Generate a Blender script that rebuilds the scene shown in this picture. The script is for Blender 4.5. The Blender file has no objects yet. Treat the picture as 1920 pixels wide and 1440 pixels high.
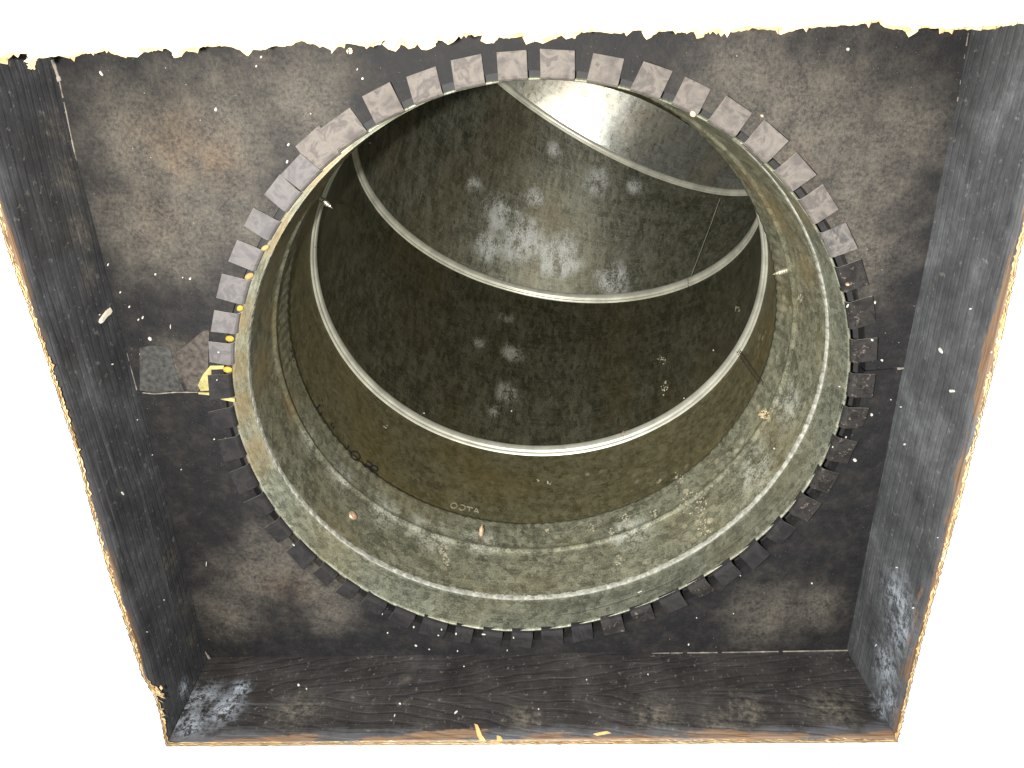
import bpy, math, random
from math import sin, cos, pi, radians, atan2, hypot
from mathutils import Vector, Matrix
from mathutils.bvhtree import BVHTree
from mathutils import noise as mnoise
random.seed(7)
sc = bpy.context.scene
S = 0.2          # metres per unit (1 unit = radius of the duct mouth)
H = 2.70         # height of the dark backing board above the floor, metres
def Wp(p):       # opening coordinates (x right, y up in the picture, z out of the opening) -> world
    return Vector((p[0]*S, -p[1]*S, H - p[2]*S))
def Wd(v):
    return Vector((v[0], -v[1], -v[2]))

# ---------------------------------------------------------------- camera
ROW = [(0.99936896, -0.0315838, -0.01625257), (-0.02169999, -0.90512059, 0.4246008), (-0.02812104, -0.42398017, -0.90523479)]
CP = Vector((-0.00373, 1.14788, 2.30499))
F = 1453.72
cd = bpy.data.cameras.new('camera'); cam = bpy.data.objects.new('camera', cd); sc.collection.objects.link(cam)
r, d_, f_ = [Wd(Vector(v)) for v in ROW]
cam.matrix_world = Matrix.Translation(Wp(CP)) @ Matrix((r, -d_, -f_)).transposed().to_4x4()
cd.sensor_width = 36; cd.lens = 36*F/1920; cd.clip_start = 0.01; cd.clip_end = 50
sc.camera = cam

# ---------------------------------------------------------------- light
w = bpy.data.worlds.new('World'); sc.world = w; w.use_nodes = True
w.node_tree.nodes['Background'].inputs[0].default_value = (0.93, 0.97, 1.0, 1)
w.node_tree.nodes['Background'].inputs[1].default_value = 0.40
def area(name, loc, target, size, power, col):
    l = bpy.data.lights.new(name, 'AREA'); l.shape = 'DISK' if size < .1 else 'SQUARE'; l.size = size; l.energy = power; l.color = col
    o = bpy.data.objects.new(name, l); sc.collection.objects.link(o)
    o.location = loc; o.rotation_euler = (Vector(target)-Vector(loc)).to_track_quat('-Z', 'Y').to_euler()
    return o
camloc = Wp(CP)
right, up = r, -d_
area('flash_lamp', camloc - right*0.065 - up*0.015, Wp((.2, .1, -.5)), 0.012, 7.0, (1.0, .98, .93))
area('room_lamp', (-1.1, -1.3, 1.1), Wp((0, 0, 0)), 1.2, 32, (.92, .96, 1.0))
sc.view_settings.view_transform = 'Standard'; sc.view_settings.look = 'None'
sc.view_settings.exposure = 0.35; sc.view_settings.gamma = 1

# ---------------------------------------------------------------- picking points of the photograph on surfaces
def ray(px, py):
    a = (px-960)/F; b = (py-720)/F
    return Vector([a*ROW[0][i] + b*ROW[1][i] + ROW[2][i] for i in range(3)])
def at(px, py, z=0.0):
    d = ray(px, py); return CP + d*((z-CP.z)/d.z)
tv, tf = [], []
BV = None
def make_bvh():
    global BV
    BV = BVHTree.FromPolygons(tv, tf)
def pick(px, py):
    d = ray(px, py).normalized()
    loc, n, i, dist = BV.ray_cast(CP, d)
    if loc is None: return None, None
    if n.dot(d) > 0: n = -n
    return loc, n

# ---------------------------------------------------------------- mesh helpers
def tag(o, label=None, cat=None, group=None, kind=None):
    for k, v in (('label', label), ('category', cat), ('group', group), ('kind', kind)):
        if v: o[k] = v
    return o
def empty(name, p, **k):
    o = bpy.data.objects.new(name, None); sc.collection.objects.link(o); o.location = Wp(p); o.empty_display_size = .02
    return tag(o, **k)
class MB:
    def __init__(s): s.v = []; s.f = []; s.uv = []
    def add(s, v, f, uv=None):
        b = len(s.v); s.v += [Vector(x) for x in v]; s.f += [tuple(b+i for i in q) for q in f]
        s.uv += list(uv) if uv else [(0, 0, 0)]*len(v)
    def box(s, c, h, M=None):
        v = [Vector((sx*h[0], sy*h[1], sz*h[2])) for sx in (-1, 1) for sy in (-1, 1) for sz in (-1, 1)]
        if M: v = [M @ x for x in v]
        s.add([Vector(c)+x for x in v], [(0, 1, 3, 2), (4, 6, 7, 5), (0, 4, 5, 1), (2, 3, 7, 6), (0, 2, 6, 4), (1, 5, 7, 3)])
    def grid(s, rows, uvs=None, closed=False):
        n = len(rows[0]); m = len(rows); fs = []
        for i in range(m-1):
            for j in range(n if closed else n-1):
                k = (j+1) % n; fs.append((i*n+j, i*n+k, (i+1)*n+k, (i+1)*n+j))
        s.add([p for q in rows for p in q], fs, [p for q in uvs for p in q] if uvs else None)
    def build(s, name, mat, parent=None, smooth=False, target=False, origin=None, bevel=0):
        W = [Wp(p) for p in s.v]
        if origin is None:
            og = parent.matrix_world.translation.copy() if parent and False else Vector((0, 0, 0))
            n = len(W); og = sum(W, Vector())/n
        else: og = Wp(origin)
        me = bpy.data.meshes.new(name)
        me.from_pydata([tuple(x-og) for x in W], [], s.f)
        a = me.attributes.new('pc', 'FLOAT_VECTOR', 'POINT'); a.data.foreach_set('vector', [c for p in s.v for c in p])
        a = me.attributes.new('duv', 'FLOAT_VECTOR', 'POINT'); a.data.foreach_set('vector', [c for p in s.uv for c in p])
        me.materials.append(mat)
        if smooth: me.polygons.foreach_set('use_smooth', [True]*len(me.polygons))
        me.update()
        o = bpy.data.objects.new(name, me); sc.collection.objects.link(o)
        if parent:
            o.parent = parent; bpy_loc = og - world_loc(parent); o.location = bpy_loc
        else: o.location = og
        if bevel:
            m = o.modifiers.new('bevel', 'BEVEL'); m.width = bevel*S; m.segments = 2; m.limit_method = 'ANGLE'
        if target:
            b = len(tv); tv.extend(s.v)
            tf.extend([tuple(b+i for i in q) for q in s.f])
        return o
def world_loc(o):
    l = Vector((0, 0, 0))
    while o: l = l + o.location; o = o.parent
    return l
def fix_normals(o):
    import bmesh
    bm = bmesh.new(); bm.from_mesh(o.data); bmesh.ops.recalc_face_normals(bm, faces=bm.faces); bm.to_mesh(o.data); bm.free()

# ---------------------------------------------------------------- materials
class NT:
    def __init__(s, name):
        s.m = bpy.data.materials.new(name); s.m.use_nodes = True; s.t = s.m.node_tree; s.b = s.t.nodes['Principled BSDF']
        s.pc = s.attr('pc'); s.duv = s.attr('duv')
    def attr(s, n):
        a = s.t.nodes.new('ShaderNodeAttribute'); a.attribute_name = n; return a.outputs['Vector']
    def lk(s, a, b):
        if isinstance(a, (int, float)): b.default_value = a
        elif isinstance(a, tuple): b.default_value = a if len(a) == len(b.default_value) else a+(1,)
        else: s.t.links.new(a, b)
    def math(s, op, a, b=0.0, c=0.0, clamp=False):
        n = s.t.nodes.new('ShaderNodeMath'); n.operation = op; n.use_clamp = clamp
        s.lk(a, n.inputs[0]); s.lk(b, n.inputs[1]); s.lk(c, n.inputs[2]); return n.outputs[0]
    def vmul(s, v, k):
        n = s.t.nodes.new('ShaderNodeVectorMath'); n.operation = 'MULTIPLY'; s.lk(v, n.inputs[0]); n.inputs[1].default_value = k; return n.outputs[0]
    def vadd(s, v, k):
        n = s.t.nodes.new('ShaderNodeVectorMath'); n.operation = 'ADD'; s.lk(v, n.inputs[0]); s.lk(k, n.inputs[1]); return n.outputs[0]
    def noise(s, v, scale, detail=4, rough=.6, dist=0, col=False):
        n = s.t.nodes.new('ShaderNodeTexNoise'); s.lk(v, n.inputs['Vector']); n.inputs['Scale'].default_value = scale
        n.inputs['Detail'].default_value = detail; n.inputs['Roughness'].default_value = rough; n.inputs['Distortion'].default_value = dist
        return n.outputs['Color' if col else 'Fac']
    def voro(s, v, scale, feat='F1', out='Distance', rnd=1):
        n = s.t.nodes.new('ShaderNodeTexVoronoi'); n.feature = feat; s.lk(v, n.inputs['Vector']); n.inputs['Scale'].default_value = scale
        n.inputs['Randomness'].default_value = rnd
        return n.outputs[out]
    def ramp(s, v, pts):
        n = s.t.nodes.new('ShaderNodeValToRGB'); s.lk(v, n.inputs[0]); e = n.color_ramp.elements
        while len(e) < len(pts): e.new(.5)
        for q, (x, c) in zip(e, pts):
            q.position = x; q.color = (c, c, c, 1) if isinstance(c, (int, float)) else c+(1,)
        return n.outputs[0]
    def step(s, v, a, b):    # smooth map a..b -> 0..1
        n = s.t.nodes.new('ShaderNodeMapRange'); n.interpolation_type = 'SMOOTHSTEP'; s.lk(v, n.inputs[0])
        n.inputs[1].default_value = a; n.inputs[2].default_value = b; return n.outputs[0]
    def mix(s, f, a, b):
        n = s.t.nodes.new('ShaderNodeMix'); n.data_type = 'RGBA'; s.lk(f, n.inputs[0]); s.lk(a, n.inputs[6]); s.lk(b, n.inputs[7]); return n.outputs[2]
    def mul(s, a, b):
        n = s.t.nodes.new('ShaderNodeMix'); n.data_type = 'RGBA'; n.blend_type = 'MULTIPLY'; n.inputs[0].default_value = 1; s.lk(a, n.inputs[6]); s.lk(b, n.inputs[7]); return n.outputs[2]
    def blobs(s, items, soft=.6):   # items: (centre, radius) -> max of soft balls, edge broken up by noise
        wob = s.noise(s.pc, 9, 4, .65)
        out = None
        for c, rad in items:
            n = s.t.nodes.new('ShaderNodeVectorMath'); n.operation = 'DISTANCE'; s.lk(s.pc, n.inputs[0]); n.inputs[1].default_value = tuple(c)
            q = s.math('ADD', s.math('DIVIDE', n.outputs['Value'], rad), s.math('MULTIPLY', s.math('SUBTRACT', wob, .5), 1.3))
            m = s.step(q, 1.25, 1.25-soft*1.3)
            out = m if out is None else s.math('MAXIMUM', out, m)
        return out
    def bump(s, h, strength=.3, dist=.002, nrm=None):
        n = s.t.nodes.new('ShaderNodeBump'); s.lk(h, n.inputs['Height']); n.inputs['Strength'].default_value = strength; n.inputs['Distance'].default_value = dist
        if nrm: s.lk(nrm, n.inputs['Normal'])
        return n.outputs[0]
    def out(s, col, rough=.6, metal=0.0, nrm=None, spec=.5):
        s.lk(col, s.b.inputs['Base Color']); s.lk(rough, s.b.inputs['Roughness']); s.lk(metal, s.b.inputs['Metallic']); s.b.inputs['Specular IOR Level'].default_value = spec
        if nrm: s.lk(nrm, s.b.inputs['Normal'])
        return s.m

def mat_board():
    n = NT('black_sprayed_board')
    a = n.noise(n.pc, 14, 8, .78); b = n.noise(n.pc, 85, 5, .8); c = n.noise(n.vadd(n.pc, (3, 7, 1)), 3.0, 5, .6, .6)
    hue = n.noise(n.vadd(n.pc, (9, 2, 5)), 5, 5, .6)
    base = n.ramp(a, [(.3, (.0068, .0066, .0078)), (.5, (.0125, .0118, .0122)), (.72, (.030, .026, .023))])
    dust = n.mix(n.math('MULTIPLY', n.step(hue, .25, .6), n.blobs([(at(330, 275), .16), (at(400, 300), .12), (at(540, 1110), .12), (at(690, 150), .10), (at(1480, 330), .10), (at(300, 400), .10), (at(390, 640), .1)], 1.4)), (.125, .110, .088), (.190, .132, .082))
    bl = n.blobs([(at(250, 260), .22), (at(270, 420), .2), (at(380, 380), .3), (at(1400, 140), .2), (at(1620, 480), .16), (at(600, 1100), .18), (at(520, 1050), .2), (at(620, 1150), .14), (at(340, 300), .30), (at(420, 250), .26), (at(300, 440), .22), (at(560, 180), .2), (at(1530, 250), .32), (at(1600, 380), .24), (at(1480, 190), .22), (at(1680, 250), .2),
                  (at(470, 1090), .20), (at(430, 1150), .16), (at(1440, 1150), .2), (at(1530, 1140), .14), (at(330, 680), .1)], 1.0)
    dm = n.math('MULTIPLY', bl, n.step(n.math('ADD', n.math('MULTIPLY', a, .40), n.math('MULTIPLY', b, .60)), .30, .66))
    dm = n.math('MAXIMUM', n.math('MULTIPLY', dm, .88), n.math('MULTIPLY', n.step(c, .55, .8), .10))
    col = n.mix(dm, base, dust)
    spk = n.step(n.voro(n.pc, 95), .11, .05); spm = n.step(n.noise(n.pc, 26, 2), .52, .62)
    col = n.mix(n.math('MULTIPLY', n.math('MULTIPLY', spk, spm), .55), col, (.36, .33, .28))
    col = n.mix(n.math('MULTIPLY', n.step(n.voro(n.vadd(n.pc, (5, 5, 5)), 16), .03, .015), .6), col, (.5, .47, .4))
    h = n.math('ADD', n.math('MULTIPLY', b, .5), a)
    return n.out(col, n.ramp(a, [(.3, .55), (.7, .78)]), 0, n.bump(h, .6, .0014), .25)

def mat_joist(axis, seed, white=(), raw_amount=.2, tint=(.03, .03, .03), tan=()):
    n = NT('black_painted_wood_%s' % axis)
    # grain runs along x (bottom, top) or y (sides)
    k = (.35, 9, 9) if axis == 'x' else (9, .35, 9)
    pv = n.vadd(n.vmul(n.pc, k), (seed, seed*2, seed*3))
    warp = n.noise(n.vmul(n.pc, (1.1, 2.5, 2.5) if axis == 'x' else (1.5, .8, 1.5)), 1.6, 3, .5)
    g1 = n.noise(pv, 3.2, 5, .65, .4)
    sep = n.t.nodes.new('ShaderNodeSeparateXYZ'); n.lk(n.pc, sep.inputs[0])
    z = sep.outputs[2]; along = sep.outputs[0] if axis == 'x' else sep.outputs[1]
    if axis == 'x':   # cathedral grain: nested arches round a point on the board
        dx = n.math('SUBTRACT', along, .42); dz = n.math('SUBTRACT', z, .2)
        q = n.math('ADD', n.math('ABSOLUTE', n.math('MULTIPLY', dz, 4.6)), n.math('MULTIPLY', n.math('MULTIPLY', dx, -1), .85))
        ring = n.math('SINE', n.math('MULTIPLY', n.math('ADD', q, n.math('MULTIPLY', warp, .9)), 30))
    else:
        ring = n.math('SINE', n.math('MULTIPLY', n.math('ADD', z, n.math('MULTIPLY', warp, .16)), 190))
    ring = n.step(ring, .35, 1.0)
    fine = n.noise(n.vmul(n.pc, (3, 60, 60) if axis == 'x' else (60, 3, 60)), 3, 3, .6)
    mot = n.noise(n.pc, 7, 6, .68)
    base = n.ramp(mot, [(.3, tuple(x*.5 for x in tint)), (.55, tint), (.75, tuple(x*1.9 for x in tint))])
    base = n.mix(n.math('MULTIPLY', n.math('MULTIPLY', ring, n.step(n.noise(n.vadd(n.pc, (seed, 0, 0)), 4.5, 4), .42, .62)), .45 if axis == 'x' else (.34 if raw_amount < .15 else .10)), base, (.008, .008, .011))
    base = n.mix(n.math('MULTIPLY', n.step(g1, .56, .76), .35), base, (.16, .155, .155))
    pit = n.noise(n.vadd(n.pc, (1, 2, 3)), 38, 5, .75)
    base = n.mix(n.math('MULTIPLY', n.step(pit, .58, .68), .6), base, (.17, .165, .145))
    if tan:
        base = n.mix(n.math('MULTIPLY', n.blobs(tan, 1.2), n.step(pit, .36, .62)), base, (.105, .092, .072))
    if white:
        bl = n.blobs(white, 1.2)
        wn = n.noise(n.vmul(n.pc, (1, 1.0, 1)), 34, 8, .84, .3)
        base = n.mix(n.math('MULTIPLY', bl, n.step(wn, .44, .56)), base, (.33, .36, .40))
    spk = n.step(n.voro(n.vadd(n.pc, (2, 8, 1)), 26), .035, .02)
    base = n.mix(n.math('MULTIPLY', spk, .7), base, (.45, .42, .36))
    # paint missed next to the cut drywall: bare wood and paper
    e = n.math('ADD', z, n.math('MULTIPLY', n.math('SUBTRACT', n.noise(n.vmul(n.pc, (2.2, 9, 9) if axis == 'x' else (9, 2.2, 9)), 1.7, 5, .65), .5), .30 if raw_amount > .15 else .16))
    raw = n.step(e, .392-raw_amount*.08, .415-raw_amount*.08)
    rc = n.mix(n.noise(n.pc, 12, 4), (.20, .095, .035), (.17, .14, .11))
    rc = n.mix(n.math('MULTIPLY', n.step(fine, .5, .7), .6), rc, (.07, .035, .02))
    e2 = n.math('ADD', z, n.math('MULTIPLY', n.math('SUBTRACT', n.noise(n.pc, 9, 4), .5), .10))
    grey = n.step(e2, .34, .385)
    base = n.mix(n.math('MULTIPLY', grey, .5), base, (.13, .13, .14))
    col = n.mix(raw, base, rc)
    h = n.math('ADD', n.math('MULTIPLY', ring, -.4 if axis == 'x' else -.25), n.math('ADD', n.math('MULTIPLY', fine, .6), n.math('MULTIPLY', mot, .5)))
    return n.out(col, n.ramp(mot, [(.3, .42), (.7, .62)]), 0, n.bump(h, .5, .0012), .5)

def mat_metal(name, dark, light, rough=(.38, .6), metal=.75, spang=26, stains=(), white=(), tan=(), wstr=.35):
    n = NT(name)
    v = n.vmul(n.duv, (1, 1, 1))
    sp = n.voro(v, spang*1.7, out='Color'); spf = n.t.nodes.new('ShaderNodeRGBToBW'); n.lk(sp, spf.inputs[0]); spf = spf.outputs[0]
    fine = n.noise(v, spang*5.0, 5, .8); big = n.noise(v, 4, 6, .62, .4); mid = n.noise(n.vadd(v, (4, 1, 9)), 12, 6, .68)
    f = n.math('ADD', n.math('MULTIPLY', fine, .50), n.math('ADD', n.math('MULTIPLY', mid, .28), n.math('ADD', n.math('MULTIPLY', spf, .12), n.math('MULTIPLY', big, .10))))
    col = n.ramp(f, [(.38, tuple(x*.5 for x in dark)), (.46, dark), (.555, light), (.64, tuple(min(1, x*1.35) for x in light))])
    streak = n.noise(n.vmul(v, (1.6, 45, 1)), 2.4, 5, .7)
    col = n.mix(n.math('MULTIPLY', n.step(streak, .45, .72), .30), col, tuple(x*1.5 for x in light))
    warm = n.noise(n.vadd(v, (7, 3, 2)), 2.6, 4, .5)
    col = n.mix(n.math('MULTIPLY', n.step(warm, .45, .75), .30), col, (dark[0]*2.1, dark[1]*1.55, dark[2]*.9))
    if tan:
        col = n.mix(n.math('MULTIPLY', n.blobs(tan, 1.4), n.step(mid, .2, .6)), col, (.27, .19, .085))
    rg = n.ramp(f, [(.3, rough[0]), (.7, rough[1])])
    mt = metal
    if white:
        bl = n.blobs(white, .75)
        wm = n.math('MULTIPLY', bl, n.step(n.math('ADD', n.math('MULTIPLY', fine, .45), n.math('MULTIPLY', mid, .55)), .44, .56))
        col = n.mix(n.math('MULTIPLY', wm, wstr), col, (.42, .43, .42))
        mt = n.math('SUBTRACT', mt, n.math('MULTIPLY', wm, .5))
    if stains:
        bl = n.blobs(stains, 1.5)
        d1 = n.voro(n.vadd(v, (3, 3, 3)), 17); rr = n.math('ADD', d1, n.math('MULTIPLY', n.math('SUBTRACT', fine, .5), .42))
        rim = n.math('MULTIPLY', n.step(rr, .30, .24), n.step(n.noise(n.vadd(v, (1, 6, 3)), 7, 2), .40, .50))
        core = n.math('MULTIPLY', n.step(rr, .06, .14), .45)
        st = n.math('MULTIPLY', n.math('MULTIPLY', rim, n.math('ADD', core, .55)), bl)
        col = n.mix(st, col, (.40, .36, .24))
        d2 = n.voro(n.vadd(v, (8, 1, 4)), 42); st2 = n.math('MULTIPLY', n.step(d2, .2, .1), bl)
        col = n.mix(n.math('MULTIPLY', st2, .6), col, (.42, .37, .24))
        mt = n.math('SUBTRACT', mt, n.math('MULTIPLY', st, .5), clamp=True)
    fl = n.noise(n.vadd(n.vmul(v, (.6, 1, 1)), (5, 9, 2)), spang*3.6, 4, .75)
    col = n.mix(n.math('MULTIPLY', n.step(fl, .57, .66), .30), col, tuple(min(1, x*1.6) for x in light))
    tiny = n.step(n.voro(n.vadd(v, (2, 2, 2)), 30), .045, .03)
    col = n.mix(n.math('MULTIPLY', tiny, .6), col, (.5, .47, .36))
    return n.out(col, rg, mt, n.bump(n.math('ADD', fine, n.math('MULTIPLY', mid, .8)), .22, .0008), .5)

def mat_plain(name, c, rough=.6, metal=0, var=.25, scale=30, bump=.2):
    n = NT(name); f = n.noise(n.pc, scale, 5, .65)
    col = n.ramp(f, [(.3, tuple(x*(1-var) for x in c)), (.7, tuple(min(1, x*(1+var)) for x in c))])
    return n.out(col, rough, metal, n.bump(f, bump, .001))
def mat_tab(name, a, b, speck=.0):
    n = NT(name); f = n.noise(n.pc, 16, 5, .6, .5); g = n.noise(n.pc, 90, 3)
    col = n.ramp(f, [(.36, a), (.52, b), (.6, tuple(x*1.0 for x in a)), (.72, b)])
    if speck: col = n.mix(n.math('MULTIPLY', n.step(n.noise(n.pc, 55, 5, .7), .58, .68), speck), col, (.42, .33, .26))
    return n.out(col, n.ramp(g, [(.3, .62), (.7, .75)]), 0, n.bump(f, .2, .001), .15)

# ================================================================= geometry constants
xL, xR, yB, D = -1.32247, 1.18939, -1.10485, 0.42032
gL, gR, gB, gT = -1.31354, 1.20505, -1.10163, 1.11826
HC = [.9995, -.001, .001, .0117, .0228, .0089, -.0054, .0049, -.0009, -.0021, -.0029]
def mouth_r(t):
    v = HC[0]
    for k in range(1, 6): v += HC[2*k-1]*cos(k*t) + HC[2*k]*sin(k*t)
    return v

# ---------------------------------------------------------------- ceiling with the ragged cut
m_ceil = NT('white_ceiling_paint')
_f = m_ceil.noise(m_ceil.pc, 6, 5, .6); _g = m_ceil.noise(m_ceil.pc, 60, 3)
m_ceil = m_ceil.out(m_ceil.ramp(_f, [(.3, (.84, .85, .86)), (.7, (.90, .90, .90))]), .7, 0, m_ceil.bump(m_ceil.math('ADD', _g, _f), .15, .001))
def z3(L, ox): return [(ox+x/3, y/3) for x, y in L]
top = z3([(0, 318), (80, 292), (150, 292), (168, 345), (200, 318), (320, 303), (400, 318), (470, 278), (530, 290), (590, 265), (640, 290), (690, 308), (750, 298), (790, 270), (850, 263), (940, 260), (970, 290), (1000, 313), (1020, 275), (1040, 272), (1130, 250), (1240, 240), (1310, 250), (1350, 275), (1380, 303), (1400, 268), (1500, 255), (1620, 230), (1690, 220), (1760, 232), (1840, 258), (1920, 236)], 0)
top += z3([(60, 235), (100, 236), (170, 240), (230, 208), (265, 204), (275, 262), (295, 268), (330, 206), (380, 250), (430, 222), (460, 255), (490, 255), (520, 208), (580, 200), (600, 228), (640, 188), (730, 180), (830, 178), (800, 222), (850, 228), (880, 195), (910, 188), (1040, 183), (1048, 225), (1085, 200), (1150, 190), (1110, 228), (1170, 200), (1240, 172), (1270, 192), (1350, 160), (1480, 170), (1600, 158), (1606, 188), (1640, 160), (1700, 158), (1722, 212), (1780, 168), (1900, 157)], 640)
top += z3([(0, 163), (90, 158), (98, 200), (150, 163), (270, 155), (380, 143), (450, 153), (560, 148), (570, 180), (640, 155), (700, 143), (900, 133), (1120, 108), (1150, 138), (1280, 148), (1292, 182), (1330, 143), (1450, 148), (1490, 163), (1600, 148), (1750, 143), (1900, 115)], 1280)
left = [(0, 425), (17, 480), (77, 647), (123, 790), (145, 860), (170, 960), (203, 1073), (230, 1160), (267, 1270), (283, 1296), (291, 1310), (300, 1350), (311, 1399)]
right_ = [(1684, 1391), (1723, 1227), (1760, 1093), (1797, 960), (1847, 763), (1880, 630), (1912, 480)]
def dens(L, step, amp, z=D):
    out = []
    for (a, b) in zip(L[:-1], L[1:]):
        a = Vector(a); b = Vector(b); n = max(1, int((b-a).length/step)); t = (b-a).normalized(); nn = Vector((-t.y, t.x))
        for i in range(n):
            out.append(tuple(a.lerp(b, i/n) + nn*(random.uniform(-1, 1)*amp*random.random())))
    out.append(L[-1]); return out
topP = [at(x, y, D) for x, y in dens(top, 5, 1.4)]
topP = [at(-105, 108, D), at(-60, 100, D), at(-20, 108, D)] + topP + [at(1950, 36, D), at(1990, 36, D), at(2040, 30, D)]
rightP = [at(x, y, D) for x, y in dens([(2030, 60), (1975, 260), (1912, 480)] + right_[::-1][1:], 4, 2.6)]
botP = [at(x, y, D) for x, y in dens([(1684, 1392), (1280, 1395), (640, 1398), (311, 1400)], 7, .9)]
leftP = [at(x, y, D) for x, y in dens(left[::-1] + [(-60, 225), (-100, 125)], 4, 3.0)]
loop = topP + rightP + botP + leftP          # clockwise in the picture
# remove near-duplicates
lp = [loop[0]]
for p in loop[1:]:
    if (p-lp[-1]).length > 1e-4: lp.append(p)
loop = lp
cx, cy = -.06, 0.0
def sq(p, R):
    d = Vector((p.x-cx, p.y-cy)); k = R/max(abs(d.x), abs(d.y)); return Vector((cx+d.x*k, cy+d.y*k, D))
mb = MB()
TH = .014
rows = [[Vector((p.x, p.y, D-TH)) for p in loop], [Vector((p.x, p.y, D-.003)) for p in loop], [Vector((p.x, p.y, D)) for p in loop],
        [p.lerp(sq(p, 6), .03) for p in loop], [p.lerp(sq(p, 6), .2) for p in loop], [sq(p, 6) for p in loop]]
from mathutils.geometry import tessellate_polygon
outer = [Vector((-6, 6, D)), Vector((6, 6, D)), Vector((6, -6, D)), Vector((-6, -6, D))]
allv = outer + rows[2]
tri = tessellate_polygon([outer, rows[2]])
mb.add(allv, [t for t in tri])
ceil = mb.build('ceiling', m_ceil, target=True, origin=(0, 0, D)); tag(ceil, kind='structure')
# cut face of the ceiling sheet and torn paper hanging into the opening
m_torn = NT('torn_paper')
_n = m_torn.noise(m_torn.pc, 22, 5, .7)
m_torn = m_torn.out(m_torn.ramp(_n, [(.32, (.32, .18, .08)), (.45, (.48, .31, .13)), (.6, (.58, .45, .26)), (.75, (.60, .55, .46))]), .85)
m_cut = mat_plain('cut_drywall', (.22, .155, .085), .9, 0, .5, 26, .5)
mb = MB(); mb.grid(rows[:3], closed=True)
cut = mb.build('cut_edge', m_cut, ceil); cut.location = cut.location
def fringe(P, lo, hi, z0, spike=.0, seed=0):
    rnd = random.Random(seed); a, b, c = [], [], []
    n = len(P); cur = .5
    for i in range(n):
        t = (P[min(i+1, n-1)]-P[max(i-1, 0)]); t.normalize(); nn = Vector((t.y, -t.x, 0))    # into the opening
        if rnd.random() < .06: cur = -.6
        cur += rnd.uniform(-.35, .35); cur = min(1, max(0, cur))
        e = lo+(hi-lo)*cur + (spike*rnd.random() if rnd.random() < .10 else 0)
        a.append(P[i]-nn*.012+Vector((0, 0, z0-D))); b.append(P[i]+nn*e+Vector((0, 0, z0-D-rnd.uniform(0, .006))))
        c.append(P[i]-nn*.010+Vector((0, 0, z0-D-.004)))
    m = MB(); m.grid([c, b, a]); return m
mbf = MB()
for P, lo, hi, sp, sd in ((topP, .004, .010, .010, 1), (rightP, .001, .006, .005, 2), (botP, .001, .003, .003, 3), (leftP, .001, .006, .005, 4)):
    k = fringe(P, lo, hi, D-.003, sp, sd); mbf.add(k.v, k.f)
    k = fringe(P, lo*.5, hi*.8, D-.012, sp, sd+10); mbf.add(k.v, k.f)
# fuzzy clump at the lower left corner and drip at the upper left
for px, py, rr, nn_ in ((293, 1300, .022, 16), (300, 1340, .016, 14), (57, 118, .014, 12), (655, 95, .008, 5), (1845, 1140, .010, 8)):
    for _ in range(nn_):
        c = at(px+random.uniform(-1, 1)*rr*500, py+random.uniform(-1.4, 1.4)*rr*500, D-random.uniform(.002, .02)); a = random.uniform(0, pi)
        u = Vector((cos(a), sin(a), random.uniform(-.4, .4)))*rr*.6; v = Vector((-sin(a), cos(a), random.uniform(-.4, .4)))*rr*.28
        mbf.add([c-u, c-v, c+u, c+v], [(0, 1, 2, 3)])
fr = mbf.build('torn_paper_edge', m_torn, ceil); fr['kind'] = 'stuff'
# hairline crack and flaked edge of the patch strip below the opening
mb = MB(); x = 560
while x < 1560:
    l = random.uniform(8, 46)
    if random.random() < .78:
        pts = [at(x+l*i/5, 1434-(x-560)*.002+random.uniform(-2.0, 2.0), D+.0012) for i in range(6)]
        lo = [p+Vector((0, random.uniform(.001, .0045), 0)) for p in pts]
        mb.grid([pts, lo])
    x += l+random.uniform(0, 22)
k = mb.build('flaked_edge', m_torn, ceil); k['kind'] = 'stuff'
mb = MB(); pts = [(1436, 1399), (1439, 1406), (1441, 1413), (1443, 1418), (1442, 1425)]
mb.grid([[at(x, y, D+.001) for x, y in pts], [at(x+1.3, y, D+.001) for x, y in pts]])
mb.build('crack', mat_plain('crack_dirt', (.25, .23, .21)), ceil)

# ---------------------------------------------------------------- wooden joists round the opening
def joist(name, rowsQ, mat, label):
    """rowsQ: 8 corners: inner board-side a,b ; inner front c,d ; and outward offset"""
    (a, b, c, d, off) = rowsQ
    n = 40; A = [Vector(a).lerp(Vector(b), i/n) for i in range(n+1)]; C = [Vector(c).lerp(Vector(d), i/n) for i in range(n+1)]
    o = Vector(off); m = MB()
    rows = []
    zs = [0, .02, .1, .3, .5, .7, .9, .985, 1]
    inn = []
    for k in zs:
        rw = []
        for i in range(n+1):
            p = A[i].lerp(C[i], k)
            w_ = mnoise.noise(p*2.3)*.0035 + (0.006 if k in (0, 1) else 0)
            rw.append(p+o.normalized()*(w_ if k > 0 else w_))
        rows.append(rw)
    back = [[p+o for p in rows[-1]], [p+o for p in rows[0]]]
    m.grid(rows+back+[rows[0]])
    N = n+1
    m.add([rows[0][0], rows[-1][0], back[0][0], back[1][0]], [(0, 1, 2, 3)]); m.add([rows[0][-1], rows[-1][-1], back[0][-1], back[1][-1]], [(3, 2, 1, 0)])
    ob = m.build(name, mat, smooth=False, target=True); fix_normals(ob)
    return tag(ob, label, 'joist')
zf = D-TH-.0005
def onb(px, py):   # point of the bottom joist face
    d = ray(px, py); return CP+d*((yB-CP.y)/d.y)
def onx(px, py, X):
    d = ray(px, py); return CP+d*((X-CP.x)/d.x)
wl = [(onx(360, 1330, -1.317), .07), (onx(345, 1290, -1.317), .05)]
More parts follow.
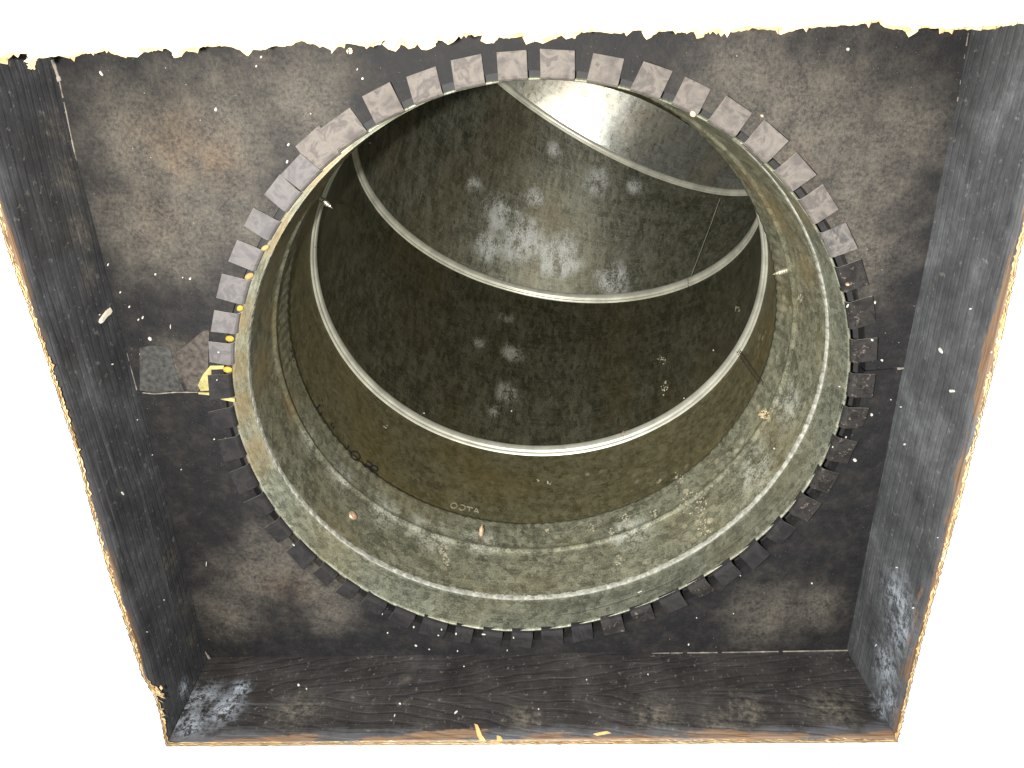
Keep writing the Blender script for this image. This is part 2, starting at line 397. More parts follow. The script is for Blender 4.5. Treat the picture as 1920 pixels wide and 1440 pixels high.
wr = [(onx(1680, 1125, 1.197), .13), (onx(1690, 1180, 1.197), .13), (onx(1660, 1250, 1.197), .11), (onx(1665, 1310, 1.197), .10), (onx(1650, 1340, 1.197), .09)]
wb = [(onb(375, 1310), .10), (onb(355, 1350), .11), (onb(420, 1330), .09), (onb(1655, 1335), .05), (onb(450, 1290), .05)]
mj_l = mat_joist('y', 1.3, wl, .10, (.040, .041, .044), [(onx(*q, -1.32), rr) for q, rr in (((105, 230), .07), ((125, 330), .09), ((150, 430), .08), ((165, 520), .06), ((320, 1050), .07), ((345, 1130), .07), ((360, 1200), .05))]); mj_r = mat_joist('y', 5.1, wr, .34, (.062, .064, .066)); mj_b = mat_joist('x', 2.2, wb, .22, (.026, .023, .022), [(onb(1350, 1360), .10), (onb(1230, 1345), .12), (onb(1400, 1330), .10), (onb(760, 1275), .03), (onb(755, 1320), .03), (onb(1560, 1330), .12), (onb(980, 1350), .08), (onb(560, 1330), .12)])
z0 = -.08
def lz(a, b, z): return a+(b-a)*z/D
joist('joist', ((lz(xL, gL, z0), yB-.19, z0), (lz(xL, gL, z0), 1.35, z0), (lz(xL, gL, zf), yB-.19, zf), (lz(xL, gL, zf), 1.35, zf), (-.19, 0, 0)), mj_l, 'long black-painted wooden joist with streaky grain forming the left side of the opening')
joist('joist', ((lz(xR, gR, z0), yB-.19, z0), (lz(xR, gR, z0), 1.35, z0), (lz(xR, gR, zf), yB-.19, zf), (lz(xR, gR, zf), 1.35, zf), (.19, 0, 0)), mj_r, 'grey-black wooden joist with white paint smears forming the right side of the opening')
joist('joist', ((lz(xL, gL, z0)+.002, lz(yB, gB, z0), z0), (lz(xR, gR, z0)-.002, lz(yB, gB, z0), z0), (lz(xL, gL, zf)+.002, lz(yB, gB, zf), zf), (lz(xR, gR, zf)-.002, lz(yB, gB, zf), zf), (0, -.19, 0)), mj_b, 'dark brown wooden joist with arched grain forming the bottom side of the opening')
joist('joist', ((lz(xL, gL, z0)+.002, gT+.012, z0), (lz(xR, gR, z0)-.002, gT+.012, z0), (lz(xL, gL, zf)+.002, gT+.012, zf), (lz(xR, gR, zf)-.002, gT+.012, zf), (0, .19, 0)), mj_b, 'dark joist above the duct, tucked behind the ragged upper edge of the ceiling')

# ---------------------------------------------------------------- backing boards with the round hole
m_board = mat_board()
tR = atan2(at(1697, 689).y, at(1697, 689).x); tL = atan2(at(258, 733).y, at(258, 733).x)
def board(t0, t1, zz, label):
    n = 150; inner, outer = [], []
    for i in range(n+1):
        t = t0+(t1-t0)*i/n; rh = mouth_r(t)+.027+.030*max(0, cos(t+radians(40)))+.003*mnoise.noise(Vector((cos(t)*9, sin(t)*9, 1)))
        dx, dy = cos(t), sin(t)
        k = min([q for q in ((xR+.03)/dx if dx > 1e-6 else 99, (xL-.03)/dx if dx < -1e-6 else 99, 1.16/dy if dy > 1e-6 else 99, (yB-.03)/dy if dy < -1e-6 else 99)])
        inner.append(Vector((dx*rh, dy*rh, zz))); outer.append(Vector((dx*k, dy*k, zz)))
    # insert exact corners
    for c in ((xR+.03, 1.16), (xL-.03, 1.16), (xL-.03, yB-.03), (xR+.03, yB-.03)):
        j = min(range(n+1), key=lambda i: (outer[i]-Vector((c[0], c[1], zz))).length)
        if (outer[j]-Vector((c[0], c[1], zz))).length < .08: outer[j] = Vector((c[0], c[1], zz))
    m = MB(); rws = [[p.lerp(q, k) for p, q in zip(inner, outer)] for k in (0, .08, .3, .6, 1)]
    dn = Vector((0, 0, -.055))
    m.grid([[p+dn for p in rws[-1]], [p+dn for p in inner]] + [[p+Vector((0, 0, -.003)) for p in inner]] + rws + [[p+dn for p in rws[-1]]])
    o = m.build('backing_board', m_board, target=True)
    return tag(o, label, 'board')
g = .0022
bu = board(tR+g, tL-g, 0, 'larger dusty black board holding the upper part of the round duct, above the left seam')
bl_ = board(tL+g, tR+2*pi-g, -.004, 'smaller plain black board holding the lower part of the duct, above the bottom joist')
# raw pale edge lines along the boards
m_raw = mat_plain('raw_board_edge', (.22, .19, .16), .8, 0, .5, 25)
def strip(pts, w0, z, jit=.0015, drop=.0):
    rowa, rowb = [], []
    m = MB()
    for a, b in zip(pts[:-1], pts[1:]):
        a = Vector(a); b = Vector(b); n = max(2, int((b-a).length/8)); t = (b-a).normalized(); nn = Vector((-t.y, t.x))
        for i in range(n):
            q0, q1 = a.lerp(b, i/n), a.lerp(b, (i+1)/n)
            if random.random() < drop: continue
            wa = w0*random.uniform(.4, 1.3)
            P = [at(*(q0-nn*wa), z), at(*(q1-nn*wa), z), at(*(q1+nn*wa), z+.0), at(*(q0+nn*wa), z+.0)]
            m.add(P+[p+Vector((0, 0, .003)) for p in P], [(4, 5, 6, 7), (0, 1, 5, 4), (1, 2, 6, 5), (2, 3, 7, 6), (3, 0, 4, 7)])
    return m
strip([(99, 112), (112, 152)], 3.2, .001).build('raw_edge', m_raw, bu)['kind'] = 'stuff'
strip([(112, 152), (124, 207), (150, 333), (186, 480), (220, 600), (257, 731)], .95, .001, drop=.05).build('raw_edge', m_raw, bu)['kind'] = 'stuff'
strip([(1815, 62), (1788, 230), (1747, 447), (1700, 680)], .5, .001, drop=.75).build('raw_edge', m_raw, bu)['kind'] = 'stuff'
strip([(372, 1195), (385, 1222), (394, 1236)], 1.5, .001).build('raw_edge', m_raw, bl_)['kind'] = 'stuff'
strip([(394, 1236), (640, 1233), (1057, 1228), (1280, 1224), (1590, 1219)], .6, .001, drop=.12).build('raw_edge', m_raw, bl_)['kind'] = 'stuff'
strip([(268, 736), (290, 738), (330, 735), (372, 735)], .8, .001).build('raw_edge', m_raw, bu)['kind'] = 'stuff'
strip([(1682, 691), (1694, 690)], 1.6, .001).build('raw_edge', m_raw, bu)['kind'] = 'stuff'
def plate(pts, z0_, z1_):
    m = MB(); n = len(pts); A = [at(x, y, z1_) for x, y in pts]; B = [p+Vector((0, 0, z0_-z1_)) for p in A]
    m.add(A+B, [tuple(range(n))]+[(i, (i+1) % n, n+(i+1) % n, n+i) for i in range(n)]); return m
pb = plate([(262, 652), (285, 648), (318, 650), (330, 700), (345, 733), (318, 734), (290, 736), (262, 732)], .0005, .003).build('patch', mat_plain('dusty_tape_grey', (.040, .039, .035), .8, 0, .7, 60), bu)
pb = plate([(331, 660), (352, 645), (378, 622), (392, 618), (390, 690), (372, 733), (352, 733), (338, 700)], .0005, .004).build('patch', mat_plain('dusty_tape_brown', (.055, .045, .037), .8, 0, .7, 60), bu)
m_foam = mat_plain('yellow_foam', (.48, .26, .03), .7, 0, .45, 40)
m_foamp = mat_plain('pale_yellow_foam', (.30, .26, .10), .8, 0, .4, 30)
def blob(px, py, rx, ry, ang, z, hgt, mat, name, par):
    m = MB(); n = 14; rows = []
    for k, hh in ((1.0, 0), (.85, .7), (.45, 1.0)):
        rows.append([at(px+k*(rx*cos(t)*cos(ang)-ry*sin(t)*sin(ang)), py+k*(rx*cos(t)*sin(ang)+ry*sin(t)*cos(ang)), z)+Vector((0, 0, hgt*hh*random.uniform(.8, 1.1))) for t in [2*pi*i/n for i in range(n)]])
    m.grid(rows, closed=True); m.add([rows[2][i] for i in range(n)], [tuple(range(n))])
    return m.build(name, mat, par, smooth=True)
for q in ((450, 578, 8, 7), (431, 635, 11, 7), (427, 693, 12, 7)):
    blob(q[0], q[1], q[2]*.75, q[3]*.8, .15, .0005, .008, m_foam, 'foam_sealant', bu)
m_foamb = mat_plain('brown_foam', (.30, .19, .07), .7, 0, .4, 30)
for q in ((467, 518, 9, 6), (497, 465, 8, 5), (566, 350, 8, 5)):
    blob(q[0], q[1], q[2], q[3], -.5, .0005, .006, m_foamb, 'foam_sealant', bu)
plate([(371, 722), (380, 703), (394, 686), (420, 686), (418, 692), (396, 693), (396, 732), (376, 733)], .0005, .005).build('foam_sealant', m_foamp, bu)
plate([(372, 736), (400, 737), (440, 748), (440, 754), (418, 750), (392, 741), (372, 739)], .0005, .007).build('foam_sealant', m_foamp, bu)

# ---------------------------------------------------------------- the duct
duct = empty('round_duct', (0, 0, 0), label='galvanised round metal duct elbow with a ring of folded tabs round its mouth', cat='duct')
def frame(N):
    N = Vector(N).normalized(); u = Vector((0, 1, 0)).cross(N)
    u = Vector((1, 0, 0)) - N*N.x; u.normalize(); v = N.cross(u)    # u near +x ; v near -y..
    return u, -v, N
def ringpt(c, N, rad, t):
    u, v, N = N
    return Vector(c)+(u*cos(t)+v*sin(t))*rad
NS = frame((-.075, .089, -.993)); cS = (.028, -.027, -.132)
NE = frame((-.013, .093, -.996)); cE = (-.007, -.004, -.585)
NT_ = 720
ths = [2*pi*i/NT_ for i in range(NT_)]
def lift_(t):
    return .040*max(0.0, cos(t-radians(88)))**4
def kk(t): return .12+.88*((1+cos(t+radians(60)))/2)**.8
def sect(s, t, off=0.0):
    """surface of mouth (s=0) .. joint (s=1) .. elbow start (s=2); off = added radius"""
    if s <= 1:
        m = Vector((cos(t), sin(t), 0))*(mouth_r(t)+off); m.z = -.012
        return m.lerp(ringpt(cS, NS, 1.0+off+liftr(t), t), s)
    k = s-1
    a = ringpt(cS, NS, 1.0+off+liftr(t), t); b = ringpt(cE, NE, .972+off+liftr(t), t)
    # the sleeve is nearly cylindrical
    return a.lerp(b, k)
def liftr(t):     # t is the ring parameter; the picture angle comes from the ring point
    q = ringpt(cS, NS, 1.0, t); return lift_(atan2(q.y, q.x))
def duvr(t, ax): return (t*1.0, ax, 0)
# provisional BVH of bare duct for locating stains
base_v, base_f = [], []
rings = [(cE, NE, .975), ((.014, .075, -.929), frame((.041, .242, -.969)), .975), ((.106, .38, -1.458), frame((.191, .65, -.736)), .975), ((.295, .893, -1.54), frame((.525, .78, -.34)), .975)]
N4 = Vector((.627, .768, -.127)).normalized(); c4 = Vector((.295, .893, -1.54))+N4*.62
rings.append((c4, frame(N4), .975))
prov = MB(); nn_ = 120
pr = [[sect(s, 2*pi*i/nn_) for i in range(nn_)] for s in (0, 1, 2)]
for c, N, rad in rings[1:]: pr.append([ringpt(c, N, rad, 2*pi*i/nn_) for i in range(nn_)])
prov.grid(pr, closed=True)
PB = BVHTree.FromPolygons(prov.v, prov.f)
def ppick(px, py):
    h = PB.ray_cast(CP, ray(px, py).normalized())[0]
    return h if h else Vector((0, 0, -9))
stains = [(ppick(x, y), rr) for x, y, rr in ((1300, 930, .22), (1240, 900, .2), (1380, 850, .16), (1440, 760, .15), (1180, 960, .16), (1330, 990, .18), (1210, 1030, .12), (1480, 560, .12), (830, 1035, .05), (1430, 640, .12), (1110, 890, .1))]
m_collar = mat_metal('galvanised_collar', (.120, .125, .092), (.285, .29, .22), (.42, .6), .45, 30, stains, tan=[(ppick(452, 600), .12), (ppick(470, 530), .14), (ppick(520, 440), .14), (ppick(450, 690), .16), (ppick(447, 760), .14), (ppick(600, 330), .16), (ppick(480, 850), .12), (ppick(1400, 300), .14), (ppick(1500, 400), .10)])
m_sleeve = mat_metal('galvanised_sleeve', (.115, .115, .078), (.27, .265, .185), (.40, .6), .5, 26, stains,
    white=[(ppick(640, 900), .10), (ppick(720, 960), .12), (ppick(800, 1000), .12), (ppick(580, 830), .08), (ppick(1180, 1000), .12), (ppick(1420, 880), .12), (ppick(900, 1020), .1), (ppick(1480, 760), .1)],
    tan=[(ppick(500, 540), .16), (ppick(520, 470), .16), (ppick(505, 600), .10), (ppick(560, 400), .16), (ppick(1460, 400), .16), (ppick(1400, 330), .12), (ppick(1510, 500), .14), (ppick(490, 690), .16), (ppick(540, 760), .10), (ppick(1440, 450), .14), (ppick(610, 340), .14)])
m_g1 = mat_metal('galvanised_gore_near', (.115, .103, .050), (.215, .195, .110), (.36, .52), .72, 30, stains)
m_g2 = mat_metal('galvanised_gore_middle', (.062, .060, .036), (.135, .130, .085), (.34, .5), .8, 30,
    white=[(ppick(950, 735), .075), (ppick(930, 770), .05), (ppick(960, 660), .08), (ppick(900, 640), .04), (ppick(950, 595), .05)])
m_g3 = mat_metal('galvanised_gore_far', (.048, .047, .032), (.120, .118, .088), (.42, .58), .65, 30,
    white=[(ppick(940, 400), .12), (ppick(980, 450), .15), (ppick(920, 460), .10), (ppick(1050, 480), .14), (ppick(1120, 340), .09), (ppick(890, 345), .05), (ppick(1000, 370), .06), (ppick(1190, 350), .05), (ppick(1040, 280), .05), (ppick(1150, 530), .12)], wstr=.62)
m_g4 = mat_metal('galvanised_gore_last', (.42, .43, .39), (.62, .63, .58), (.24, .36), .9, 34)  # same zinc, flash highlight on this gore put into a paler base colour
m_bead = mat_plain('flash_lit_zinc_bead', (.50, .49, .41), .40, .45, .28, 9, .1)  # flash glint on the ribs is put into a paler zinc colour

m_rim = mat_plain('cut_zinc_edge', (.24, .235, .20), .6, .0, .5, 45, .3)
# collar: mouth ring between the tabs and the joint
mb = MB(); R_, U_ = [], []
prof = [(-.02, .012, -.3), (0.0, .006, 0), (0.0, .0, .001)] + [(i/10, 0, i/10) for i in range(1, 10)] + [(.985, 0, .985), (1.0, -.001, 1.0)]
for s, off, a in prof:
    row, uvr = [], []
    for t in ths:
        ss = max(0, s)
        jag = .0
        if s >= .98: jag = .012*max(0, mnoise.noise(Vector((cos(t)*40, sin(t)*40, 2))))
        p = sect(min(1.0, ss+jag), t, off + .0012*mnoise.noise(Vector((cos(t)*3, sin(t)*3, ss*2))))
        if s < 0: p.z -= .03
        row.append(p); uvr.append(duvr(t, -.15*max(a, 0)))
    R_.append(row); U_.append(uvr)
# dull back face so that the sheet has thickness at the joint
mb.grid(R_, U_, closed=True)
mb.build('collar', m_collar, duct, smooth=True, target=True)
mb = MB(); mb.grid([[sect(.35, t, -.0+q) + Vector((0, 0, zz)) for t in ths[::6]] for q, zz in ((.001, 0), (.11, 0), (.11, -.01), (.001, -.01))], closed=True)
mb.build('light_stop_ring', mat_plain('light_stop_black', (.02, .02, .02), .8), duct)  # added black ring behind the board, stops world light leaking through the slots
# joint bead: the cut end of the inner sleeve, with the nicks of its saw-toothed edge
mb = MB(); R_, U_ = [], []
for k, (s, off) in enumerate(((.975, .001), (.985, .004), (1.0, .004), (1.004, -.001), (1.006, -.0045), (1.012, -.0065), (1.05, -.0065))):
    row, uvr = [], []
    for i, t in enumerate(ths):
        nick = (i % 5 == 0) and mnoise.noise(Vector((cos(t)*4, sin(t)*4, 8))) > -.15
        j = .035*mnoise.noise(Vector((cos(t)*25, sin(t)*25, 3))) if k in (3, 4, 5) else 0
        p = sect(s+j*.5+(.03 if nick and 2 < k < 6 else 0), t, (off*kk(t) if off < 0 else off)+(.004 if nick and 2 < k < 6 else 0)+.0012*mnoise.noise(Vector((cos(t)*30, sin(t)*30, 5))))
        row.append(p); uvr.append(duvr(t, -.15*s))
    R_.append(row); U_.append(uvr)
mb.grid(R_, U_, closed=True)
mb.build('joint_rim', m_rim, duct, smooth=True, target=True)
# sleeve with stiffening bead and crimped end
mb = MB(); R_, U_ = [], []
ks = [0, .04, .12, .2, .3, .4, .48, .53, .55, .57, .59, .61, .63, .65, .68, .74, .8, .86, .92, .97, 1.0]
NF = 1440; thf = [2*pi*i/NF for i in range(NF)]
for k in ks:
    row, uvr = [], []
    for t in thf:
        b = -.011*math.exp(-((k-.60)/.028)**2)
        cr = 0
        if k > .66: cr = .0013*(1+.5*sin(t*7))*sin(t*150)*min(1, (k-.66)/.1) - .004*(k-.66)/.34
        off = -.0065*kk(t) + b + cr + .0012*mnoise.noise(Vector((cos(t)*3, sin(t)*3, k*2)))
        row.append(sect(1.04+k*.96, t, off)); uvr.append(duvr(t, -.15-.45*k))
    R_.append(row); U_.append(uvr)
# folded back end of the sleeve
row, uvr = [], []
for t in thf: row.append(sect(2.0, t, .006)); uvr.append(duvr(t, -.61))
R_.append(row); U_.append(uvr)
mb.grid(R_, U_, closed=True)
mb.build('crimped_sleeve', m_sleeve, duct, smooth=True, target=True)
# elbow segments: skins between the joint rings, each with the bead at its far end
gores = []; BS = (1, .85, .55, 1)
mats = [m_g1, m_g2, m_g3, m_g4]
axial = -.62
bead_prof = [(q+.016, o) for q, o in [(-.040, 0), (-.036, -.004), (-.031, -.0085), (-.027, -.0085), (-.023, -.003), (-.019, -.003), (-.015, -.011), (-.009, -.0145), (.006, -.0155), (.016, -.015), (.023, -.012), (.027, -.007), (.029, -.001)]]
for g in range(4):
    c0, F0, r0 = rings[g]; c1, F1, r1 = rings[g+1]
    n = 14; R_, U_ = [], []
    rr0 = .982 if g == 0 else .975
    for k in range(n+1):
        f = k/n; row, uvr = [], []
        for t in ths:
            a = ringpt(c0, F0, rr0, t) + (F0[2]*(.014+.030*BS[g-1]) if g else -F0[2]*.02); b = ringpt(c1, F1, .975, t) + F1[2]*(.014-.037*BS[g])
            p = a.lerp(b, f)
            rad = (p-(Vector(c0).lerp(Vector(c1), f))).normalized()
            p = p + rad*.0025*mnoise.noise(Vector((cos(t)*2.5, sin(t)*2.5, g*7+f*2)))
            row.append(p); uvr.append(duvr(t, axial-(f*.5)))
        R_.append(row); U_.append(uvr)
    axial -= .55
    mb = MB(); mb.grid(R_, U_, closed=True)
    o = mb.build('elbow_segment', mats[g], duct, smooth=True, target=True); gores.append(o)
    if g < 3:
        R_, U_ = [], []
        for (ax, off) in bead_prof:
            bs = BS[g]; ax = .014+(ax-.014)*bs; off = off*bs
            R_.append([ringpt(c1, F1, .975+off, t)+F1[2]*ax for t in ths]); U_.append([duvr(t, axial+ax-off) for t in ths])
        mb = MB(); mb.grid(R_, U_, closed=True)
        mb.build('joint_bead', m_bead, o, smooth=True, target=True)
# straight run beyond the elbow, out of sight, closed by the dark far end
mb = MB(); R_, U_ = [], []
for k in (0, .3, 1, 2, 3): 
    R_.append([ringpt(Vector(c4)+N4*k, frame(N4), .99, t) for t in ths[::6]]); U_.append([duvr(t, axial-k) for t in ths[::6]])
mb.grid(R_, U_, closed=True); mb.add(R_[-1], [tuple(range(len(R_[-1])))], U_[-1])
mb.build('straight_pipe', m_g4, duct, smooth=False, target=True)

# tabs: one between every two measured slots
slots = sorted([-175.2, -168.6, -161.8, -155.5, -149.1, -141.8, -135.9, -130.2, -123.4, -116.8, -109.6, -103.7, -97.2, -90.7, -84.0, -77.3, -70.2, -63.1, -55.8, -49.5, -42.5, -35.3, -28.2, -21.3, -14.6, -7.6, -1.2, 5.6, 12.2, 19.4, 26.3, 33.3, 40.3, 47.1, 54.0, 61.1, 67.7, 74.8, 81.8, 89.1, 95.8, 102.9, 109.8, 116.9, 125.0, 132.7, 139.3, 145.7, 152.2, 159.2, 165.4, 171.8, 178.5])
mt_light = mat_tab('bare_tab', (.085, .075, .070), (.148, .130, .114)); mt_blue = mat_tab('bare_tab_bluish', (.095, .089, .090), (.135, .124, .120))
mt_mid = mat_tab('half_painted_tab', (.06, .055, .055), (.13, .12, .11), .3)
mt_dark = mat_tab('black_tab', (.015, .0142, .015), (.025, .023, .0225), .0); mt_dirty = mat_tab('black_tab_dirty', (.014, .0125, .012), (.030, .027, .025), .3)
m_snip = mat_plain('snipped_zinc_edge', (.24, .23, .20), .5, .3, .5, 60)
m_snip2 = mat_plain('bright_snipped_edge', (.46, .43, .36), .5, .1, .3, 60)
def make_tab(t, half, length, lift, tilt, mat, twist=0.0, zoff=0.0):
    rd = Vector((cos(t), sin(t), 0)); tg = Vector((-sin(t), cos(t), 0)); r0 = mouth_r(t)
    prof = [(.0005, -.022), (.001, -.010), (.003, -.001), (.008, .006), (.016, .0095)] + [(.016+(length-.016)*q, .0095+lift*q) for q in (.25, .5, .75, 1)]
    th = .0032; m = MB(); rows = []
    for q, (ro, z) in enumerate(prof):
        w0 = half*(1.0 if q > 2 else 1.0); k = max(0, ro-.016)
        row = []
        for j in range(5):
            x = -1+j*.5
            # follow the curve of the mouth near the root
            sag = -(half*x)**2/2/r0*max(0, 1-ro/.03)
            row.append(rd*(r0+ro+sag)+tg*(half*x+twist*k)+Vector((0, 0, z+zoff+tilt*x*k)))
        rows.append(row)
    und = [[p+Vector((0, 0, -th)) if i > 3 else p+rd*th*.8+Vector((0, 0, -th*.3)) for p in row] for i, row in enumerate(rows)]
    m.grid(rows)
    m.grid([rw[::-1] for rw in und])
    a, b = rows[-1], und[-1]
    m.add(a+b, [(i, i+5, i+6, i+1) for i in range(4)])
    for j in (0, 4):
        e0 = [rw[j] for rw in rows]; e1 = [rw[j] for rw in und]; n = len(e0)
        m.add(e0+e1, [((i, i+1, n+i+1, n+i) if j == 0 else (i, n+i, n+i+1, i+1)) for i in range(n-1)])
    ne = 4+2*(len(rows)-1)
    o = m.build('tab', mat, duct, target=True)
    o.data.materials.append(m_snip if mat not in (mt_light, mt_blue) else m_snip2)
    for p in o.data.polygons[-ne:]: p.material_index = 1
    return o
rt = random.Random(5)
for a, b in zip(slots, slots[1:]+[slots[0]+360]):
    mid = radians((a+b)/2); deg = ((a+b)/2+180) % 360-180; wd = radians(b-a)*mouth_r(mid)
    gap = rt.uniform(.031, .038)
    half = (wd-gap)/2; ln = rt.uniform(.9, 1.04)*(.062+.022*max(0, min(1, (sin(mid)+.75)/1.3)))
    if 38 < deg < 176: mat = mt_blue if deg > 122 else mt_light
    elif 32 < deg <= 38: mat = mt_light
    elif 24 < deg <= 32: mat = mt_mid
    elif -20 < deg <= 24: mat = mt_dirty
    elif -75 < deg <= -20: mat = mt_dirty if rt.random() < .6 else mt_dark
    else: mat = mt_dark
    if 172 < deg < 178: mat = mt_dark
    lift = rt.uniform(-.001, .005); tilt = rt.uniform(-.12, .12); tw = rt.uniform(-.10, .10)
    if rt.random() < .3: lift += rt.uniform(.004, .010)
    if 128 < deg < 130:     # a doubled tab: one piece folded over another
        make_tab(mid-.040, half*.92, .096, .002, .05, mt_light, -.1); make_tab(mid+.034, half*.86, .074, .012, .05, mat, .05, .008); continue
    make_tab(mid, half, ln, lift, tilt, mat, tw)

make_bvh()
# ---------------------------------------------------------------- seams, writing and screws on the duct
def ribbon(pxs, wpx, lift=.0015, thick=.0012, sub=3):
    """raised ribbon following picked surface points"""
    m = MB(); P = []
    for (a, b) in zip(pxs[:-1], pxs[1:]):
        n = max(1, int(math.dist(a, b)/sub))
        P += [(a[0]+(b[0]-a[0])*i/n, a[1]+(b[1]-a[1])*i/n) for i in range(n)]
    P.append(pxs[-1]); L = []
    for q in P:
        h, nr = pick(*q)
        if h is None: continue
        L.append((h, nr))
    if len(L) < 2: L = [(CP+ray(*q), Vector((0, 0, 1))) for q in pxs]
    rows = []
    for i, (h, nr) in enumerate(L):
        t = L[min(i+1, len(L)-1)][0]-L[max(i-1, 0)][0]
        if t.length < 1e-7: t = Vector((1, 0, 0))
        t.normalize(); sd = nr.cross(t).normalized(); hw = wpx*.5*(h-CP).length/F
        rows.append([h-sd*hw+nr*lift*.2, h-sd*hw*.9+nr*(lift+thick), h+sd*hw*.9+nr*(lift+thick), h+sd*hw+nr*lift*.2])
    m.grid(rows); return m
def merge(ms):
    o = MB()
    for m in ms: o.add(m.v, m.f, m.uv)
    return o
m_ink = mat_plain('black_marker_ink', (.002, .002, .002), .95, 0, .1)
def Z(L, s, ox, oy): return [(ox+x/s, oy+y/s) for x, y in L]
def el(cx_, cy_, rx, ry, a0, a1, rot=0, n=14):
    out = []
    for i in range(n+1):
        a = radians(a0+(a1-a0)*i/n); x, y = rx*cos(a), ry*sin(a); out.append((cx_+x*cos(rot)-y*sin(rot), cy_+x*sin(rot)+y*cos(rot)))
    return out
ink = [[(120, 196), (122, 182), (130, 178), (139, 190), (140, 210), (134, 226), (136, 244)], [(144, 266), (148, 274)], [(381, 668), (366, 686), (345, 715)], [(398, 738), (388, 752), (378, 768)],
       [(492, 832), (478, 862)], [(506, 858), (500, 884)], [(641, 1038), (624, 1070)],
       el(702, 1126, 46, 34, 0, 360, .75), [(712, 1150), (722, 1170)],
       el(822, 1203, 32, 19, -160, 150, .6), el(874, 1238, 33, 20, 0, 360, .6), [(780, 1208), (842, 1252), (906, 1302)]]
for q in ink: ribbon(Z(q, 4.8, 520, 620), 3.4, .0018, .0008, 1.2).build('handwritten_stroke', m_ink, gores[0])
m_emb = mat_plain('raised_zinc', (.30, .28, .19), .45, .3, .2)
emb = [el(612, 578, 70, 58, 0, 360), el(795, 622, 72, 58, -120, 160), [(893, 600), (965, 616), (1042, 634)], [(962, 618), (952, 715)], [(1060, 722), (1090, 680), (1120, 640)], [(1120, 640), (1145, 690), (1168, 745)], [(1082, 703), (1148, 717)]]
for q in (emb[0:1], emb[1:2], emb[2:4], emb[4:]): merge([ribbon(Z(e, 12, 800, 900), 1.7, .0006, .0016, 1.0) for e in q]).build('embossed_letter', m_emb, gores[0])
m_seam = mat_plain('seam_dirt', (.006, .005, .003), .95)
ribbon([(1386, 655), (1430, 716)], 2.6, .0003, .0002).build('seam', m_seam, gores[0]); ribbon([(1381, 659), (1424, 720)], 1.8, .0003, .0002).build('seam', m_seam, gores[0])
ribbon([(1384, 657), (1427, 718)], 2.0, .0012, .0012).build('seam', m_g1, gores[0])
ribbon([(1352, 372), (1335, 420), (1316, 470), (1297, 520)], 1.8, .0003, .0003).build('seam', m_seam, gores[2])
ribbon([(1350, 372), (1333, 420), (1314, 470), (1295, 520)], .9, .0008, .0008).build('seam', m_g4, gores[2])
ribbon([(1290, 523), (1291, 538)], 1.4, .0006, .0004).build('seam', m_seam, gores[1])
ribbon([(589, 463), (598, 464)], 1.4, .0006, .0004).build('seam', m_seam, gores[0])

m_screw = mat_plain('bright_screw_steel', (.62, .58, .44), .33, .8, .15); m_screwc = mat_plain('coppery_screw_steel', (.66, .46, .30), .4, .6, .2)
def screw(px, py, L, rad, direction=None, mat=m_screw, label=None, threads=7):
    h, nr = pick(px, py)
    dr = Vector(direction).normalized() if direction else nr
    u = dr.orthogonal().normalized(); v = dr.cross(u); m = MB(); rows = []; n = 16; K = threads*6
    for i in range(K+1):
        f = i/K; taper = 1 if f < .55 else max(.04, 1-(f-.55)/.45)
        row = []
        for j in range(n):
            a = 2*pi*j/n; ph = (f*threads+j/n) % 1; rr = rad*taper*(1-.32*abs(2*ph-1))
            row.append(h-dr*.01+dr*(f*L+.01)+(u*cos(a)+v*sin(a))*rr)
        rows.append(row)
    m.grid(rows, closed=True)
    o = m.build('screw', mat, duct, smooth=False)
    if label: o['label'] = label
    return h, nr
def aim(px, py, tx, ty, L):
    """unit direction of a screw of length L from the base at px,py whose tip shows at tx,ty"""
    h, nr = pick(px, py); d = ray(tx, ty).normalized()
    b = d.dot(h-CP); c = (h-CP).length_squared-L*L; disc = b*b-c
    if disc <= 0: return (CP+d*b-h).normalized()
    s = [CP+d*(b-math.sqrt(disc))-h, CP+d*(b+math.sqrt(disc))-h]
    return max(s, key=lambda q: q.dot(nr)).normalized()
screw(600, 372, .075, .012, aim(600, 372, 624, 391, .075), label='longest screw tip poking out near the upper left of the duct')
screw(1477, 506, .075, .011, aim(1477, 506, 1448, 515, .075), label='pale screw tip pointing left on the right wall of the duct')
screw(902, 1003, .075, .011, aim(902, 1003, 904, 983, .075), m_screwc, 'coppery screw tip pointing up below the embossed letters')
# short blunt screw end seen head-on
h, nr = pick(661, 967); m = MB(); u = nr.orthogonal().normalized(); v = nr.cross(u); rows = []
for rr, hh in ((.020, 0), (.0195, .006), (.016, .009), (.0145, .008), (.012, .012), (.006, .014), (.001, .0145)):
    rows.append([h+nr*hh+(u*cos(a)+v*sin(a))*rr*(1+.06*sin(3*a)) for a in [2*pi*i/18 for i in range(18)]])
m.grid(rows, closed=True); o = m.build('screw', m_screwc, duct, smooth=True); o['label'] = 'round coppery screw end on the lower left wall of the duct'
